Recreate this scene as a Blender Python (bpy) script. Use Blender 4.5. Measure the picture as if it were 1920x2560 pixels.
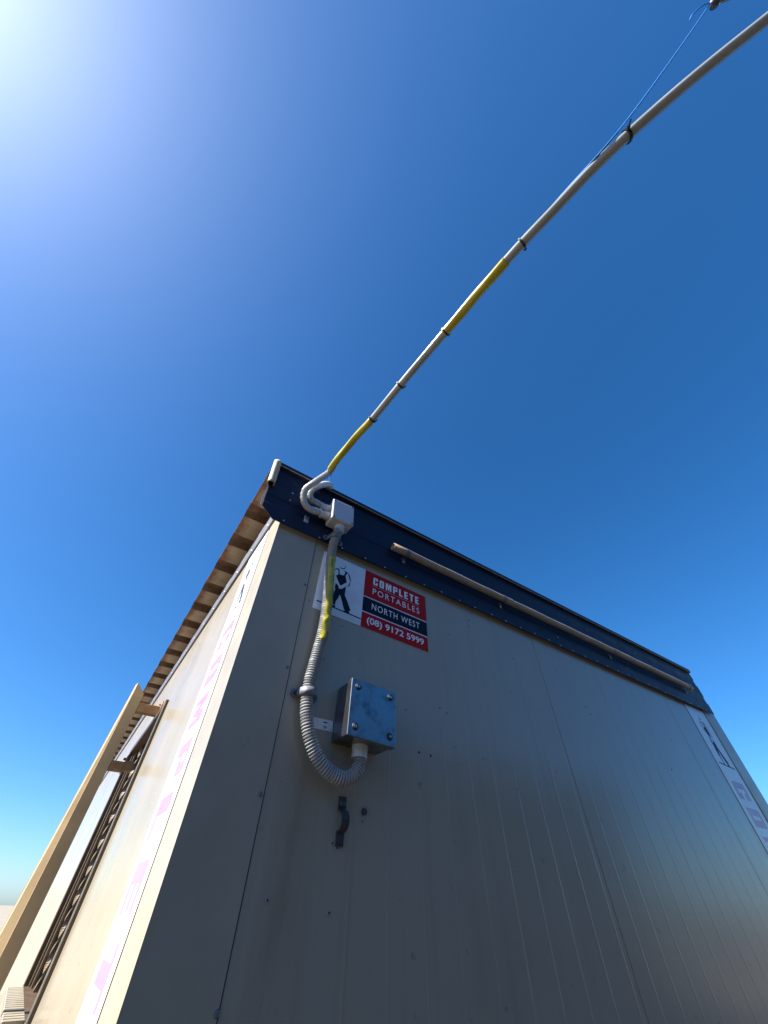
import bpy, bmesh, math, random
from mathutils import Vector, Matrix
random.seed(7)
R = math.radians
for o in list(bpy.data.objects): bpy.data.objects.remove(o)
S = bpy.context.scene
COL = S.collection

# ------------------------------------------------------------------ camera
cam_d = bpy.data.cameras.new('camera'); cam = bpy.data.objects.new('camera', cam_d); COL.objects.link(cam)
cam.location = (-0.19414, -0.99196, 1.55)
cam.rotation_euler = (2.4042389, -0.0144040, -0.5962693)
cam_d.sensor_fit = 'HORIZONTAL'; cam_d.sensor_width = 36.0
cam_d.lens = 910.366 / 1920 * 36.0
cam_d.clip_start = 0.02; cam_d.clip_end = 6000
S.camera = cam

# ------------------------------------------------------------------ sky and sun
SUN_EL, SUN_AZ = 46.0, 6.0          # azimuth: degrees behind the plane of the front wall, on the left
sv = Vector((-math.cos(R(SUN_EL)) * math.cos(R(SUN_AZ)), math.cos(R(SUN_EL)) * math.sin(R(SUN_AZ)), math.sin(R(SUN_EL))))
W = bpy.data.worlds.new('World'); S.world = W; W.use_nodes = True
nt = W.node_tree; nt.nodes.clear()
sky = nt.nodes.new('ShaderNodeTexSky'); sky.sky_type = 'NISHITA'; sky.sun_disc = False
sky.sun_elevation = R(SUN_EL); sky.sun_rotation = math.atan2(sv.x, sv.y)
sky.altitude = 0; sky.air_density = 0.8; sky.dust_density = 0.7; sky.ozone_density = 8.0
hs = nt.nodes.new('ShaderNodeHueSaturation'); hs.inputs['Saturation'].default_value = 1.19
bg = nt.nodes.new('ShaderNodeBackground'); bg.inputs['Strength'].default_value = 0.076
wo = nt.nodes.new('ShaderNodeOutputWorld')
wb = nt.nodes.new('ShaderNodeMix'); wb.data_type = 'RGBA'; wb.blend_type = 'MULTIPLY'; wb.inputs[0].default_value = 1.0
wb.inputs[7].default_value = (0.98, 1.0, 0.96, 1)      # white balance of the camera
nt.links.new(sky.outputs[0], hs.inputs['Color']); nt.links.new(hs.outputs[0], wb.inputs[6]); nt.links.new(wb.outputs[2], bg.inputs['Color']); nt.links.new(bg.outputs[0], wo.inputs['Surface'])
sl = bpy.data.lights.new('sun', 'SUN'); sl.energy = 5.0; sl.angle = R(0.53); sl.color = (1.0, 0.95, 0.86)
so = bpy.data.objects.new('sun', sl); COL.objects.link(so)
so.rotation_euler = (-sv).to_track_quat('-Z', 'Y').to_euler(); so.location = (-4, 0, 8)
S.view_settings.view_transform = 'Standard'; S.view_settings.look = 'None'
S.view_settings.gamma = 1.0; S.view_settings.use_curve_mapping = False
S.view_settings.exposure = 1.62
S.render.engine = 'CYCLES'
S.render.resolution_x = 768; S.render.resolution_y = 1024

# ------------------------------------------------------------------ materials
def nodes(name):
    m = bpy.data.materials.new(name); m.use_nodes = True
    t = m.node_tree; b = t.nodes['Principled BSDF']
    return m, t, b
def tc(t, scale=(1, 1, 1), loc=(0, 0, 0)):
    c = t.nodes.new('ShaderNodeTexCoord'); mp = t.nodes.new('ShaderNodeMapping')
    mp.inputs['Scale'].default_value = scale; mp.inputs['Location'].default_value = loc
    t.links.new(c.outputs['Object'], mp.inputs['Vector']); return mp.outputs[0]
def noise(t, vec, scale, detail=4, rough=0.55):
    n = t.nodes.new('ShaderNodeTexNoise'); n.inputs['Scale'].default_value = scale
    n.inputs['Detail'].default_value = detail; n.inputs['Roughness'].default_value = rough
    t.links.new(vec, n.inputs['Vector']); return n.outputs['Fac']
def ramp(t, fac, stops):
    r = t.nodes.new('ShaderNodeValToRGB'); e = r.color_ramp.elements
    while len(e) < len(stops): e.new(0.5)
    for el, (p, c) in zip(e, stops):
        el.position = p; el.color = (c[0], c[1], c[2], 1) if not isinstance(c, (int, float)) else (c, c, c, 1)
    t.links.new(fac, r.inputs['Fac']); return r.outputs['Color']
def mix(t, fac, a, b):
    m = t.nodes.new('ShaderNodeMix'); m.data_type = 'RGBA'
    for s, v in ((0, fac), (6, a), (7, b)):
        if isinstance(v, (int, float)): m.inputs[s].default_value = v
        elif isinstance(v, tuple): m.inputs[s].default_value = (v[0], v[1], v[2], 1)
        else: t.links.new(v, m.inputs[s])
    return m.outputs[2]
def bump(t, b, h, strength, dist=0.002):
    bp = t.nodes.new('ShaderNodeBump'); bp.inputs['Strength'].default_value = strength; bp.inputs['Distance'].default_value = dist
    t.links.new(h, bp.inputs['Height']); t.links.new(bp.outputs[0], b.inputs['Normal'])
def simple(name, col, rough=0.5, metal=0.0, var=0.12, scale=40, bumpy=0.0, dirt=None, dirt_amt=0.5, spec=0.5):
    m, t, b = nodes(name)
    v = tc(t); n = noise(t, v, scale)
    lo = tuple(c * (1 - var) for c in col); hi = tuple(min(1, c * (1 + var)) for c in col)
    c = ramp(t, n, [(0.3, lo), (0.7, hi)])
    if dirt:
        n2 = noise(t, tc(t, loc=(3, 1, 7)), scale * 0.35, 6, 0.65)
        f = ramp(t, n2, [(0.45, 0.0), (0.75, dirt_amt)]); c = mix(t, f, c, dirt)
    t.links.new(c, b.inputs['Base Color'])
    b.inputs['Metallic'].default_value = metal; b.inputs['Specular IOR Level'].default_value = spec
    rr = ramp(t, n, [(0.3, max(0.02, rough - 0.06)), (0.7, min(1, rough + 0.08))]); t.links.new(rr, b.inputs['Roughness'])
    if bumpy: bump(t, b, noise(t, v, scale * 3, 5), bumpy, 0.001)
    return m

def wall_material(name, streak_axis):
    m, t, b = nodes(name)
    sc = (22, 22, 0.7)
    st = noise(t, tc(t, sc), 1.0, 5, 0.6)                 # vertical run marks
    bl = noise(t, tc(t), 2.2, 6, 0.62)                    # blotchy dust
    fi = noise(t, tc(t), 90, 3, 0.6)
    cream = ramp(t, bl, [(0.3, (0.338, 0.298, 0.225)), (0.7, (0.368, 0.325, 0.248))])
    d1 = ramp(t, st, [(0.52, 0.0), (0.8, 0.28)])
    c = mix(t, d1, cream, (0.20, 0.155, 0.105))
    sp = ramp(t, noise(t, tc(t, loc=(5, 2, 1)), 26, 3, 0.5), [(0.67, 0.0), (0.74, 0.6)])
    c = mix(t, sp, c, (0.16, 0.13, 0.10))
    sp2 = t.nodes.new('ShaderNodeSeparateXYZ'); t.links.new(tc(t), sp2.inputs[0])
    band = t.nodes.new('ShaderNodeMapRange'); band.inputs[1].default_value = 0.06; band.inputs[2].default_value = 0.0
    dx = t.nodes.new('ShaderNodeMath'); dx.operation = 'SUBTRACT'; dx.inputs[1].default_value = 0.235; t.links.new(sp2.outputs[0], dx.inputs[0])
    ab = t.nodes.new('ShaderNodeMath'); ab.operation = 'ABSOLUTE'; t.links.new(dx.outputs[0], ab.inputs[0]); t.links.new(ab.outputs[0], band.inputs[0])
    stn = t.nodes.new('ShaderNodeMath'); stn.operation = 'MULTIPLY'; t.links.new(band.outputs[0], stn.inputs[0])
    t.links.new(ramp(t, noise(t, tc(t, (9, 9, 2.2), (2, 0, 0)), 1.0, 6, 0.65), [(0.40, 0.0), (0.66, 0.7)]), stn.inputs[1])
    c = mix(t, stn.outputs[0], c, (0.20, 0.145, 0.09))
    dust = ramp(t, noise(t, tc(t, (1, 1, 1), (7, 3, 2)), 0.9, 7, 0.7), [(0.45, 0.0), (0.75, 0.30)])
    c = mix(t, dust, c, (0.36, 0.30, 0.235))
    t.links.new(c, b.inputs['Base Color'])
    r = ramp(t, bl, [(0.3, 0.18), (0.7, 0.26)]); t.links.new(r, b.inputs['Roughness'])
    b.inputs['IOR'].default_value = 1.5
    h = noise(t, tc(t, (1.0, 1.0, 0.35)), 2.6, 1, 0.4)
    bump(t, b, h, 0.07, 0.02)
    return m
M = {}
M['wall'] = wall_material('cream_panel_steel', 'z')
M['flashing'] = simple('cream_flashing', (0.345, 0.306, 0.232), 0.33, var=0.05, scale=8, dirt=(0.20, 0.155, 0.11), dirt_amt=0.25)
M['gap'] = simple('joint_sealant', (0.05, 0.045, 0.04), 0.8)
M['navy'] = simple('navy_steel', (0.004, 0.007, 0.028), 0.5, var=0.2, scale=14, dirt=(0.016, 0.016, 0.022), dirt_amt=0.25, spec=0.3)
M['trim'] = simple('grey_trim_steel', (0.13, 0.135, 0.16), 0.45, var=0.1, scale=9)
M['tanedge'] = simple('dusty_edge', (0.33, 0.24, 0.17), 0.7)
M['rivet'] = simple('rivet_steel', (0.45, 0.46, 0.5), 0.35, metal=0.6)
M['darkbolt'] = simple('oxidised_bolt', (0.06, 0.065, 0.075), 0.5, metal=0.6, var=0.3)
M['hole'] = simple('bolt_socket', (0.012, 0.012, 0.012), 0.7)
M['pvc'] = simple('grey_white_pvc', (0.56, 0.57, 0.57), 0.38, var=0.05, scale=30, dirt=(0.38, 0.33, 0.27), dirt_amt=0.22)
M['flex'] = simple('grey_flex_conduit', (0.30, 0.31, 0.315), 0.36, var=0.08, scale=25, dirt=(0.30, 0.25, 0.20), dirt_amt=0.3)
M['white_pvc'] = simple('white_conduit_pvc', (0.31, 0.32, 0.30), 0.25, var=0.06, scale=12, dirt=(0.17, 0.16, 0.14), dirt_amt=0.25)
M['boxlid'] = simple('grey_box_lid', (0.50, 0.49, 0.53), 0.42, var=0.04, scale=20, dirt=(0.42, 0.38, 0.36), dirt_amt=0.25)
M['tanpipe'] = simple('sun_aged_pvc', (0.30, 0.235, 0.175), 0.55, var=0.15, scale=30, dirt=(0.15, 0.10, 0.065), dirt_amt=0.5)
M['cappipe'] = simple('cream_split_pipe', (0.40, 0.345, 0.255), 0.5, var=0.08, scale=30, dirt=(0.30, 0.21, 0.13), dirt_amt=0.45)
M['yellow'] = simple('yellow_warning_tape', (0.43, 0.36, 0.022), 0.26, var=0.12, scale=18, dirt=(0.20, 0.15, 0.025), dirt_amt=0.3)
M['black'] = simple('black_print', (0.012, 0.012, 0.014), 0.5)
M['tie'] = simple('black_nylon', (0.012, 0.012, 0.015), 0.38)
M['rope'] = simple('blue_poly_rope', (0.015, 0.20, 0.60), 0.5, var=0.2, scale=200)
M['darkzinc'] = simple('grimy_zinc', (0.055, 0.055, 0.06), 0.65, metal=0.2, var=0.3, scale=60, spec=0.3)
M['galv'] = simple('galvanised_steel', (0.52, 0.54, 0.56), 0.36, metal=0.85, var=0.15, scale=45)
M['dullgalv'] = simple('weathered_galvanised', (0.17, 0.18, 0.20), 0.55, metal=0.5, var=0.25, scale=50)
M['signwhite'] = simple('sign_white_vinyl', (0.78, 0.80, 0.84), 0.42, var=0.03, scale=15, dirt=(0.40, 0.37, 0.33), dirt_amt=0.5)
M['signred'] = simple('sign_red_vinyl', (0.42, 0.008, 0.008), 0.5, var=0.08, scale=20, spec=0.15)
M['signnavy'] = simple('sign_navy_vinyl', (0.008, 0.011, 0.024), 0.55, spec=0.15)
M['letter'] = simple('sign_letter_white', (0.80, 0.80, 0.82), 0.45, var=0.02)
M['banner'] = simple('banner_white_vinyl', (0.72, 0.73, 0.75), 0.30, var=0.03, scale=6, spec=0.5)
M['pink'] = simple('faded_pink_print', (0.46, 0.225, 0.36), 0.32, var=0.06, scale=12, spec=0.45)
M['fignavy'] = simple('figure_navy_print', (0.025, 0.04, 0.09), 0.6, spec=0.15)
M['post'] = simple('tan_post_steel', (0.46, 0.335, 0.18), 0.5, var=0.07, scale=12, dirt=(0.26, 0.14, 0.055), dirt_amt=0.35)
M['bracket'] = simple('rusty_bracket_steel', (0.34, 0.20, 0.085), 0.6, var=0.2, scale=40, dirt=(0.22, 0.07, 0.02), dirt_amt=0.7)
M['brown'] = simple('brown_window_frame', (0.075, 0.048, 0.028), 0.45, var=0.15, scale=20)
M['barsteel'] = simple('tan_bar_steel', (0.20, 0.145, 0.09), 0.42, var=0.12, scale=60)
M['alu'] = simple('pale_aluminium', (0.6, 0.6, 0.6), 0.3, metal=0.7)
M['ground'] = simple('red_dirt', (0.135, 0.098, 0.070), 0.95, var=0.25, scale=1.5, bumpy=0.5)
M['dark_apron'] = simple('dark_apron_surface', (0.016, 0.0155, 0.015), 0.9, var=0.3, scale=60, bumpy=0.6)  # near-black so the added apron throws little light back
M['shedbrown'] = simple('added_shed_brown', (0.033, 0.028, 0.022), 0.6, var=0.15, scale=3)
M['plain'] = simple('pale_sheen_ground', (0.235, 0.205, 0.165), 0.95, var=0.2, scale=0.3)
M['polesteel'] = simple('service_pole_steel', (0.40, 0.41, 0.42), 0.4, metal=0.7)
M['leaf'] = simple('scrub_leaf', (0.035, 0.042, 0.024), 0.6, var=0.4, scale=9)
M['bark'] = simple('scrub_bark', (0.14, 0.10, 0.07), 0.9)
def mat_pane():
    m, t, b = nodes('window_glass')
    n = noise(t, tc(t), 6)
    t.links.new(ramp(t, n, [(0.3, (0.015, 0.017, 0.018)), (0.7, (0.028, 0.028, 0.027))]), b.inputs['Base Color'])
    b.inputs['Roughness'].default_value = 0.05; return m
M['glass'] = mat_pane()
def mat_roof():
    m, t, b = nodes('rusty_roof_sheet')
    v = tc(t)
    sep = t.nodes.new('ShaderNodeSeparateXYZ'); t.links.new(v, sep.inputs[0])
    n = noise(t, v, 11, 6, 0.65)
    n2 = noise(t, tc(t, (6, 60, 6)), 1.0, 4, 0.6)
    base = ramp(t, n2, [(0.3, (0.36, 0.30, 0.21)), (0.7, (0.46, 0.39, 0.28))])
    # corrosion creeping in from the cut edge (own ragged shape) and along the rib bends
    ad = t.nodes.new('ShaderNodeMath'); ad.operation = 'MULTIPLY_ADD'; ad.inputs[1].default_value = 0.10; ad.inputs[2].default_value = 0.0
    t.links.new(n, ad.inputs[0])
    sm = t.nodes.new('ShaderNodeMath'); sm.operation = 'ADD'; t.links.new(sep.outputs[0], sm.inputs[0]); sm.inputs[1].default_value = 0.055
    df = t.nodes.new('ShaderNodeMath'); df.operation = 'SUBTRACT'; t.links.new(ad.outputs[0], df.inputs[0]); t.links.new(sm.outputs[0], df.inputs[1])
    f = ramp(t, df.outputs[0], [(0.052, 0.0), (0.085, 0.92)])
    nn = ramp(t, n, [(0.58, 0.0), (0.74, 0.55)])
    mx = t.nodes.new('ShaderNodeMath'); mx.operation = 'MAXIMUM'; t.links.new(f, mx.inputs[0]); t.links.new(nn, mx.inputs[1])
    base = mix(t, ramp(t, noise(t, tc(t, (0.5, 3.1, 1), (0, 5, 0)), 1.0, 2), [(0.35, 0.0), (0.7, 0.55)]), base, (0.20, 0.155, 0.10))
    rust = ramp(t, noise(t, v, 60, 4), [(0.3, (0.07, 0.025, 0.010)), (0.7, (0.22, 0.080, 0.024))])
    t.links.new(mix(t, mx.outputs[0], base, rust), b.inputs['Base Color'])
    b.inputs['Roughness'].default_value = 0.6
    return m
M['roof'] = mat_roof()
def mat_rib():
    m, t, b = nodes('rib_rust_and_shade')  # rust, with the shade of the rib channel painted in
    n = noise(t, tc(t), 30, 6, 0.65)
    t.links.new(ramp(t, n, [(0.3, (0.065, 0.034, 0.017)), (0.6, (0.14, 0.078, 0.04)), (0.8, (0.25, 0.17, 0.10))]), b.inputs['Base Color'])
    b.inputs['Roughness'].default_value = 0.7; return m
M['rib_rust_shade'] = mat_rib()
def mat_stainless():
    m, t, b = nodes('smudged_stainless')
    n = noise(t, tc(t), 28, 5, 0.6)
    n2 = noise(t, tc(t, (180, 180, 6)), 1.0, 3)
    t.links.new(ramp(t, n, [(0.34, (0.17, 0.175, 0.185)), (0.5, (0.27, 0.275, 0.285)), (0.8, (0.31, 0.315, 0.325))]), b.inputs['Base Color'])
    b.inputs['Metallic'].default_value = 1.0
    t.links.new(ramp(t, n, [(0.35, 0.36), (0.6, 0.28)]), b.inputs['Roughness'])
    bump(t, b, n2, 0.06, 0.0005)
    return m
M['stainless'] = mat_stainless()

# ------------------------------------------------------------------ mesh helpers
def link(name, me, mat=None, parent=None):
    o = bpy.data.objects.new(name, me); COL.objects.link(o)
    if mat is not None and me is not None and len(me.materials) == 0: me.materials.append(M[mat] if isinstance(mat, str) else mat)
    if parent: o.parent = parent
    return o
def obj(name, bm, mat, parent=None, smooth=False):
    bmesh.ops.recalc_face_normals(bm, faces=bm.faces)
    me = bpy.data.meshes.new(name); bm.to_mesh(me); bm.free()
    if smooth:
        for p in me.polygons: p.use_smooth = True
    return link(name, me, mat, parent)
def empty(name, loc=(0, 0, 0)):
    o = bpy.data.objects.new(name, None); COL.objects.link(o); o.location = loc; o.empty_display_size = 0.1
    return o
def tag(o, label, cat, group=None):
    o['label'] = label; o['category'] = cat
    if group: o['group'] = group
    return o
def box(bm, x0, x1, y0, y1, z0, z1, bev=0.0, seg=2):
    r = bmesh.ops.create_cube(bm, size=1.0)
    vs = r['verts']
    for v in vs: v.co = Vector(((x0 + x1) / 2 + v.co.x * (x1 - x0), (y0 + y1) / 2 + v.co.y * (y1 - y0), (z0 + z1) / 2 + v.co.z * (z1 - z0)))
    if bev:
        es = list({e for v in vs for e in v.link_edges})
        bmesh.ops.bevel(bm, geom=es, offset=bev, segments=seg, affect='EDGES', profile=0.5)
    return bm
def B(*a, **k): return box(bmesh.new(), *a, **k)
def cyl(bm, p0, p1, r0, r1=None, seg=20, caps=True):
    r1 = r0 if r1 is None else r1
    p0, p1 = Vector(p0), Vector(p1); d = p1 - p0
    q = d.to_track_quat('Z', 'Y'); vs = [[], []]
    for k, (p, r) in enumerate(((p0, r0), (p1, r1))):
        for i in range(seg):
            a = 2 * math.pi * i / seg
            vs[k].append(bm.verts.new(p + q @ Vector((math.cos(a) * r, math.sin(a) * r, 0))))
    for i in range(seg):
        j = (i + 1) % seg; bm.faces.new((vs[0][i], vs[0][j], vs[1][j], vs[1][i]))
    if caps: bm.faces.new(vs[0][::-1]); bm.faces.new(vs[1])
    return bm
def dome(bm, c, axis, r, h, seg=12, rings=3):
    q = Vector(axis).to_track_quat('Z', 'Y'); c = Vector(c); prev = None
    for k in range(rings + 1):
        a = k / rings * math.pi / 2; rr = r * math.cos(a); z = h * math.sin(a)
        if k == rings: row = [bm.verts.new(c + q @ Vector((0, 0, h)))]
        else: row = [bm.verts.new(c + q @ Vector((math.cos(2 * math.pi * i / seg) * rr, math.sin(2 * math.pi * i / seg) * rr, z))) for i in range(seg)]
        if prev:
            for i in range(seg):
                j = (i + 1) % seg
                if len(row) == 1: bm.faces.new((prev[i], prev[j], row[0]))
                else: bm.faces.new((prev[i], prev[j], row[j], row[i]))
        else: bm.faces.new(row[::-1])
        prev = row
    return bm
def catmull(pts, n=24):
    P = [Vector(p) for p in pts]; P = [2 * P[0] - P[1]] + P + [2 * P[-1] - P[-2]]; out = []
    for i in range(1, len(P) - 2):
        p0, p1, p2, p3 = P[i - 1:i + 3]
        for k in range(n):
            t = k / n
            out.append(0.5 * ((2 * p1) + (p2 - p0) * t + (2 * p0 - 5 * p1 + 4 * p2 - p3) * t * t + (3 * p1 - p0 - 3 * p2 + p3) * t ** 3))
    out.append(P[-2]); return out
def resample(pts, step):
    L = [0.0]
    for a, b in zip(pts, pts[1:]): L.append(L[-1] + (b - a).length)
    n = max(2, int(L[-1] / step)); out = []; j = 0
    for k in range(n + 1):
        s = L[-1] * k / n
        while j < len(L) - 2 and L[j + 1] < s: j += 1
        t = (s - L[j]) / max(1e-9, L[j + 1] - L[j]); out.append(pts[j].lerp(pts[j + 1], t))
    return out, L[-1]
def frames(pts):
    T = []
    for i in range(len(pts)):
        T.append((pts[min(i + 1, len(pts) - 1)] - pts[max(i - 1, 0)]).normalized())
    u = T[0].orthogonal().normalized(); F = []
    for t in T:
        u = (u - t * u.dot(t)).normalized(); F.append((t, u, t.cross(u)))
    return F
def sweep(pts, rad, seg=20, caps=True, arc=None, disp=None):
    bm = bmesh.new(); F = frames(pts); prev = None; s = 0; rows = []
    for i, (p, (t, u, w)) in enumerate(zip(pts, F)):
        if i: s += (p - pts[i - 1]).length
        r = rad(s) if callable(rad) else rad
        row = []
        n = seg if arc is None else seg + 1
        for k in range(n):
            a = 2 * math.pi * k / seg if arc is None else arc[0] + (arc[1] - arc[0]) * k / seg
            rr = r + (disp(s, a) if disp else 0)
            row.append(bm.verts.new(p + (u * math.cos(a) + w * math.sin(a)) * rr))
        if prev:
            for k in range(seg):
                j = (k + 1) % n; bm.faces.new((prev[k], prev[j], row[j], row[k]))
        rows.append(row); prev = row
    if caps and arc is None: bm.faces.new(rows[0][::-1]); bm.faces.new(rows[-1])
    return bm
def poly(bm, pts, thick, n):
    """flat polygon pts (3D) with thickness along -n"""
    vs = [bm.verts.new(p) for p in pts]; f = bm.faces.new(vs)
    r = bmesh.ops.extrude_face_region(bm, geom=[f])
    for v in r['geom']:
        if isinstance(v, bmesh.types.BMVert): v.co += Vector(n) * thick
    return bm
def finish_poly(bm):
    bmesh.ops.triangulate(bm, faces=[f for f in bm.faces if len(f.verts) > 4]); return bm
def text_mesh(body, bold=0.0, spacing=1.0):
    c = bpy.data.curves.new('txt', 'FONT'); c.body = body; c.offset = bold; c.space_character = spacing; c.resolution_u = 6
    o = bpy.data.objects.new('txt', c); COL.objects.link(o)
    dg = bpy.context.evaluated_depsgraph_get(); dg.update()
    me = bpy.data.meshes.new_from_object(o.evaluated_get(dg)); bpy.data.objects.remove(o); bpy.data.curves.remove(c)
    me.materials.clear()
    return me
def fit_text(body, o, ux, uy, w, h, n, bold=0.0, spacing=1.0, thick=0.0003):
    """letters filling the w x h rectangle with lower-left corner o, along ux / uy, raised along n"""
    me = text_mesh(body, bold, spacing)
    xs = [v.co.x for v in me.vertices]; ys = [v.co.y for v in me.vertices]
    x0, x1, y0, y1 = min(xs), max(xs), min(ys), max(ys)
    o, ux, uy, n = Vector(o), Vector(ux), Vector(uy), Vector(n)
    for v in me.vertices:
        a, b = (v.co.x - x0) / (x1 - x0) * w, (v.co.y - y0) / (y1 - y0) * h
        v.co = o + ux * a + uy * b + n * thick
    me.update(); return me
def _r(x0, y0, x1, y1): return [(x0, y0), (x1, y0), (x1, y1), (x0, y1)]
BLOCK = {
 'C': [[(0, .08), (.05, 0), (.24, 0), (.24, 1), (.05, 1), (0, .92)], _r(.24, .82, .40, 1), _r(.24, 0, .40, .18), [(.40, .62), (.62, .62), (.62, .92), (.57, 1), (.40, 1)], [(.40, 0), (.57, 0), (.62, .08), (.62, .38), (.40, .38)]],
 'O': [[(0, .08), (.05, 0), (.24, 0), (.24, 1), (.05, 1), (0, .92)], _r(.24, .82, .38, 1), _r(.24, 0, .38, .18), [(.38, 0), (.57, 0), (.62, .08), (.62, .92), (.57, 1), (.38, 1)]],
 'M': [_r(0, 0, .20, 1), _r(.60, 0, .80, 1), [(.20, 1), (.20, .62), (.36, 0), (.44, 0), (.60, .62), (.60, 1), (.50, 1), (.40, .55), (.30, 1)]],
 'P': [_r(0, 0, .24, 1), _r(.24, .84, .40, 1), _r(.24, .36, .40, .54), [(.40, .36), (.57, .36), (.62, .44), (.62, .92), (.57, 1), (.40, 1)]],
 'L': [_r(0, 0, .24, 1), _r(.24, 0, .52, .2)],
 'E': [_r(0, 0, .24, 1), _r(.24, .82, .54, 1), _r(.24, .42, .50, .59), _r(.24, 0, .54, .18)],
 'T': [_r(0, .81, .60, 1), _r(.18, 0, .42, .81)],
 'R': [_r(0, 0, .24, 1), _r(.24, .84, .40, 1), _r(.24, .42, .40, .58), [(.40, .50), (.62, .54), (.62, .92), (.57, 1), (.40, 1)], [(.38, 0), (.62, 0), (.62, .46), (.40, .50), (.38, .42)]],
 'A': [[(0, 0), (.2, 0), (.33, .9), (.33, 1), (.2, 1)], [(.45, 0), (.66, 0), (.46, 1), (.33, 1), (.33, .9)], _r(.24, .2, .42, .36)],
 'B': [_r(0, 0, .24, 1), _r(.24, .84, .40, 1), _r(.24, .43, .40, .58), _r(.24, 0, .40, .16), [(.40, .54), (.60, .58), (.60, .92), (.55, 1), (.40, 1)], [(.40, 0), (.57, 0), (.62, .08), (.62, .46), (.40, .54)]],
 'S': [_r(.05, .82, .57, 1), [(0, .52), (.24, .52), (.24, .82), (.05, .82), (0, .80)], _r(.05, .42, .57, .52), [(.38, .18), (.57, .18), (.62, .20), (.62, .42), (.38, .42)], _r(.05, 0, .57, .18)]}
def block_text(body, o, ux, uy, w, h, n, gap=0.20, thick=0.0003):
    bm = bmesh.new(); x = 0.0; polys = []
    for ch in body:
        ww = max(p[0] for q in BLOCK[ch] for p in q)
        polys += [[(x + a, b) for a, b in q] for q in BLOCK[ch]]; x += ww + gap
    x -= gap; o, ux, uy, n = Vector(o), Vector(ux), Vector(uy), Vector(n)
    for q in polys: bm.faces.new([bm.verts.new(o + ux * (a / x * w) + uy * (b * h) + n * thick) for a, b in q])
    bmesh.ops.triangulate(bm, faces=[f for f in bm.faces if len(f.verts) > 4])
    return bm
def copy_part(o, parent, loc):
    c = o.copy(); COL.objects.link(c); c.parent = parent; c.location = loc; return c

# ------------------------------------------------------------------ ground
bm = bmesh.new()
N = 24; rad = [0, 4, 10, 30, 100, 400, 2500]
cv = bm.verts.new((0, 0, 0)); prev = None
for r in rad[1:]:
    row = [bm.verts.new((r * math.cos(2 * math.pi * i / N), r * math.sin(2 * math.pi * i / N), 0)) for i in range(N)]
    for i in range(N):
        j = (i + 1) % N
        if prev: bm.faces.new((prev[i], row[i], row[j], prev[j]))
        else: bm.faces.new((cv, row[i], row[j]))
    prev = row
g = obj('ground', bm, 'ground'); g['kind'] = 'structure'
bm = bmesh.new(); prev = None
for r in (17, 60, 300, 2500):
    row = [bm.verts.new((r * math.cos(2 * math.pi * i / 48), r * math.sin(2 * math.pi * i / 48), 0.010)) for i in range(48)]
    if prev:
        for i in range(48): bm.faces.new((prev[i], row[i], row[(i + 1) % 48], prev[(i + 1) % 48]))
    prev = row
pl = obj('pale_sheen_ring', bm, 'plain'); pl['kind'] = 'structure'  # unseen pale ring added to brighten the sheen reflected in the wall
ap = obj('dark_bounce_apron', B(-2.3, 15.0, -16.0, -0.03, -0.05, 0.006), 'dark_apron'); ap['kind'] = 'structure'  # unseen dark ground added to cut bounce light on the front wall

# ------------------------------------------------------------------ the portable building
WX, LY, TOP = 3.21, 7.2, 2.60
bld = tag(empty('portable_building'), 'cream portable site building with navy roof fascia and rusty roof sheet', 'building')
def ribbed_panel(x0, x1, z0, z1, ribs, thick=0.05, y=0.0):
    """front wall panel: painted face with fine rolled ribs"""
    prof = [(x0, y + 0.0015), (x0 + 0.0015, y)]
    for r in ribs:
        if x0 + 0.01 < r < x1 - 0.01: prof += [(r - 0.0040, y), (r - 0.0010, y - 0.0004), (r + 0.0010, y - 0.0004), (r + 0.0040, y)]
    prof += [(x1 - 0.0015, y), (x1, y + 0.0015)]
    bm = bmesh.new()
    lo = [bm.verts.new((a, b, z0)) for a, b in prof]; hi = [bm.verts.new((a, b, z1)) for a, b in prof]
    for i in range(len(prof) - 1): bm.faces.new((lo[i], lo[i + 1], hi[i + 1], hi[i]))
    bl = [bm.verts.new((x0, y + thick, z0)), bm.verts.new((x1, y + thick, z0))]; bh = [bm.verts.new((x0, y + thick, z1)), bm.verts.new((x1, y + thick, z1))]
    bm.faces.new((bl[0], bl[1], bh[1], bh[0])); bm.faces.new((lo[0], bl[0], bh[0], hi[0])); bm.faces.new((lo[-1], bl[1], bh[1], hi[-1]))
    bm.faces.new(hi + [bh[1], bh[0]]); bm.faces.new(lo + [bl[1], bl[0]])
    return bm
ribs = [0.386 + 0.1042 * k for k in range(30)]
p1 = obj('wall_panel', ribbed_panel(0.120, 1.3489, 0.3, TOP, ribs), 'wall', bld)
p2 = obj('wall_panel', ribbed_panel(1.3519, 2.5489, 0.3, TOP, ribs), 'wall', bld)
p3 = obj('wall_panel', ribbed_panel(2.5507, 3.09, 0.3, TOP, ribs), 'wall', bld)
obj('panel_backing', B(0.07, WX - 0.06, 0.052, 0.07, 0.3, TOP), 'gap', bld)
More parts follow.
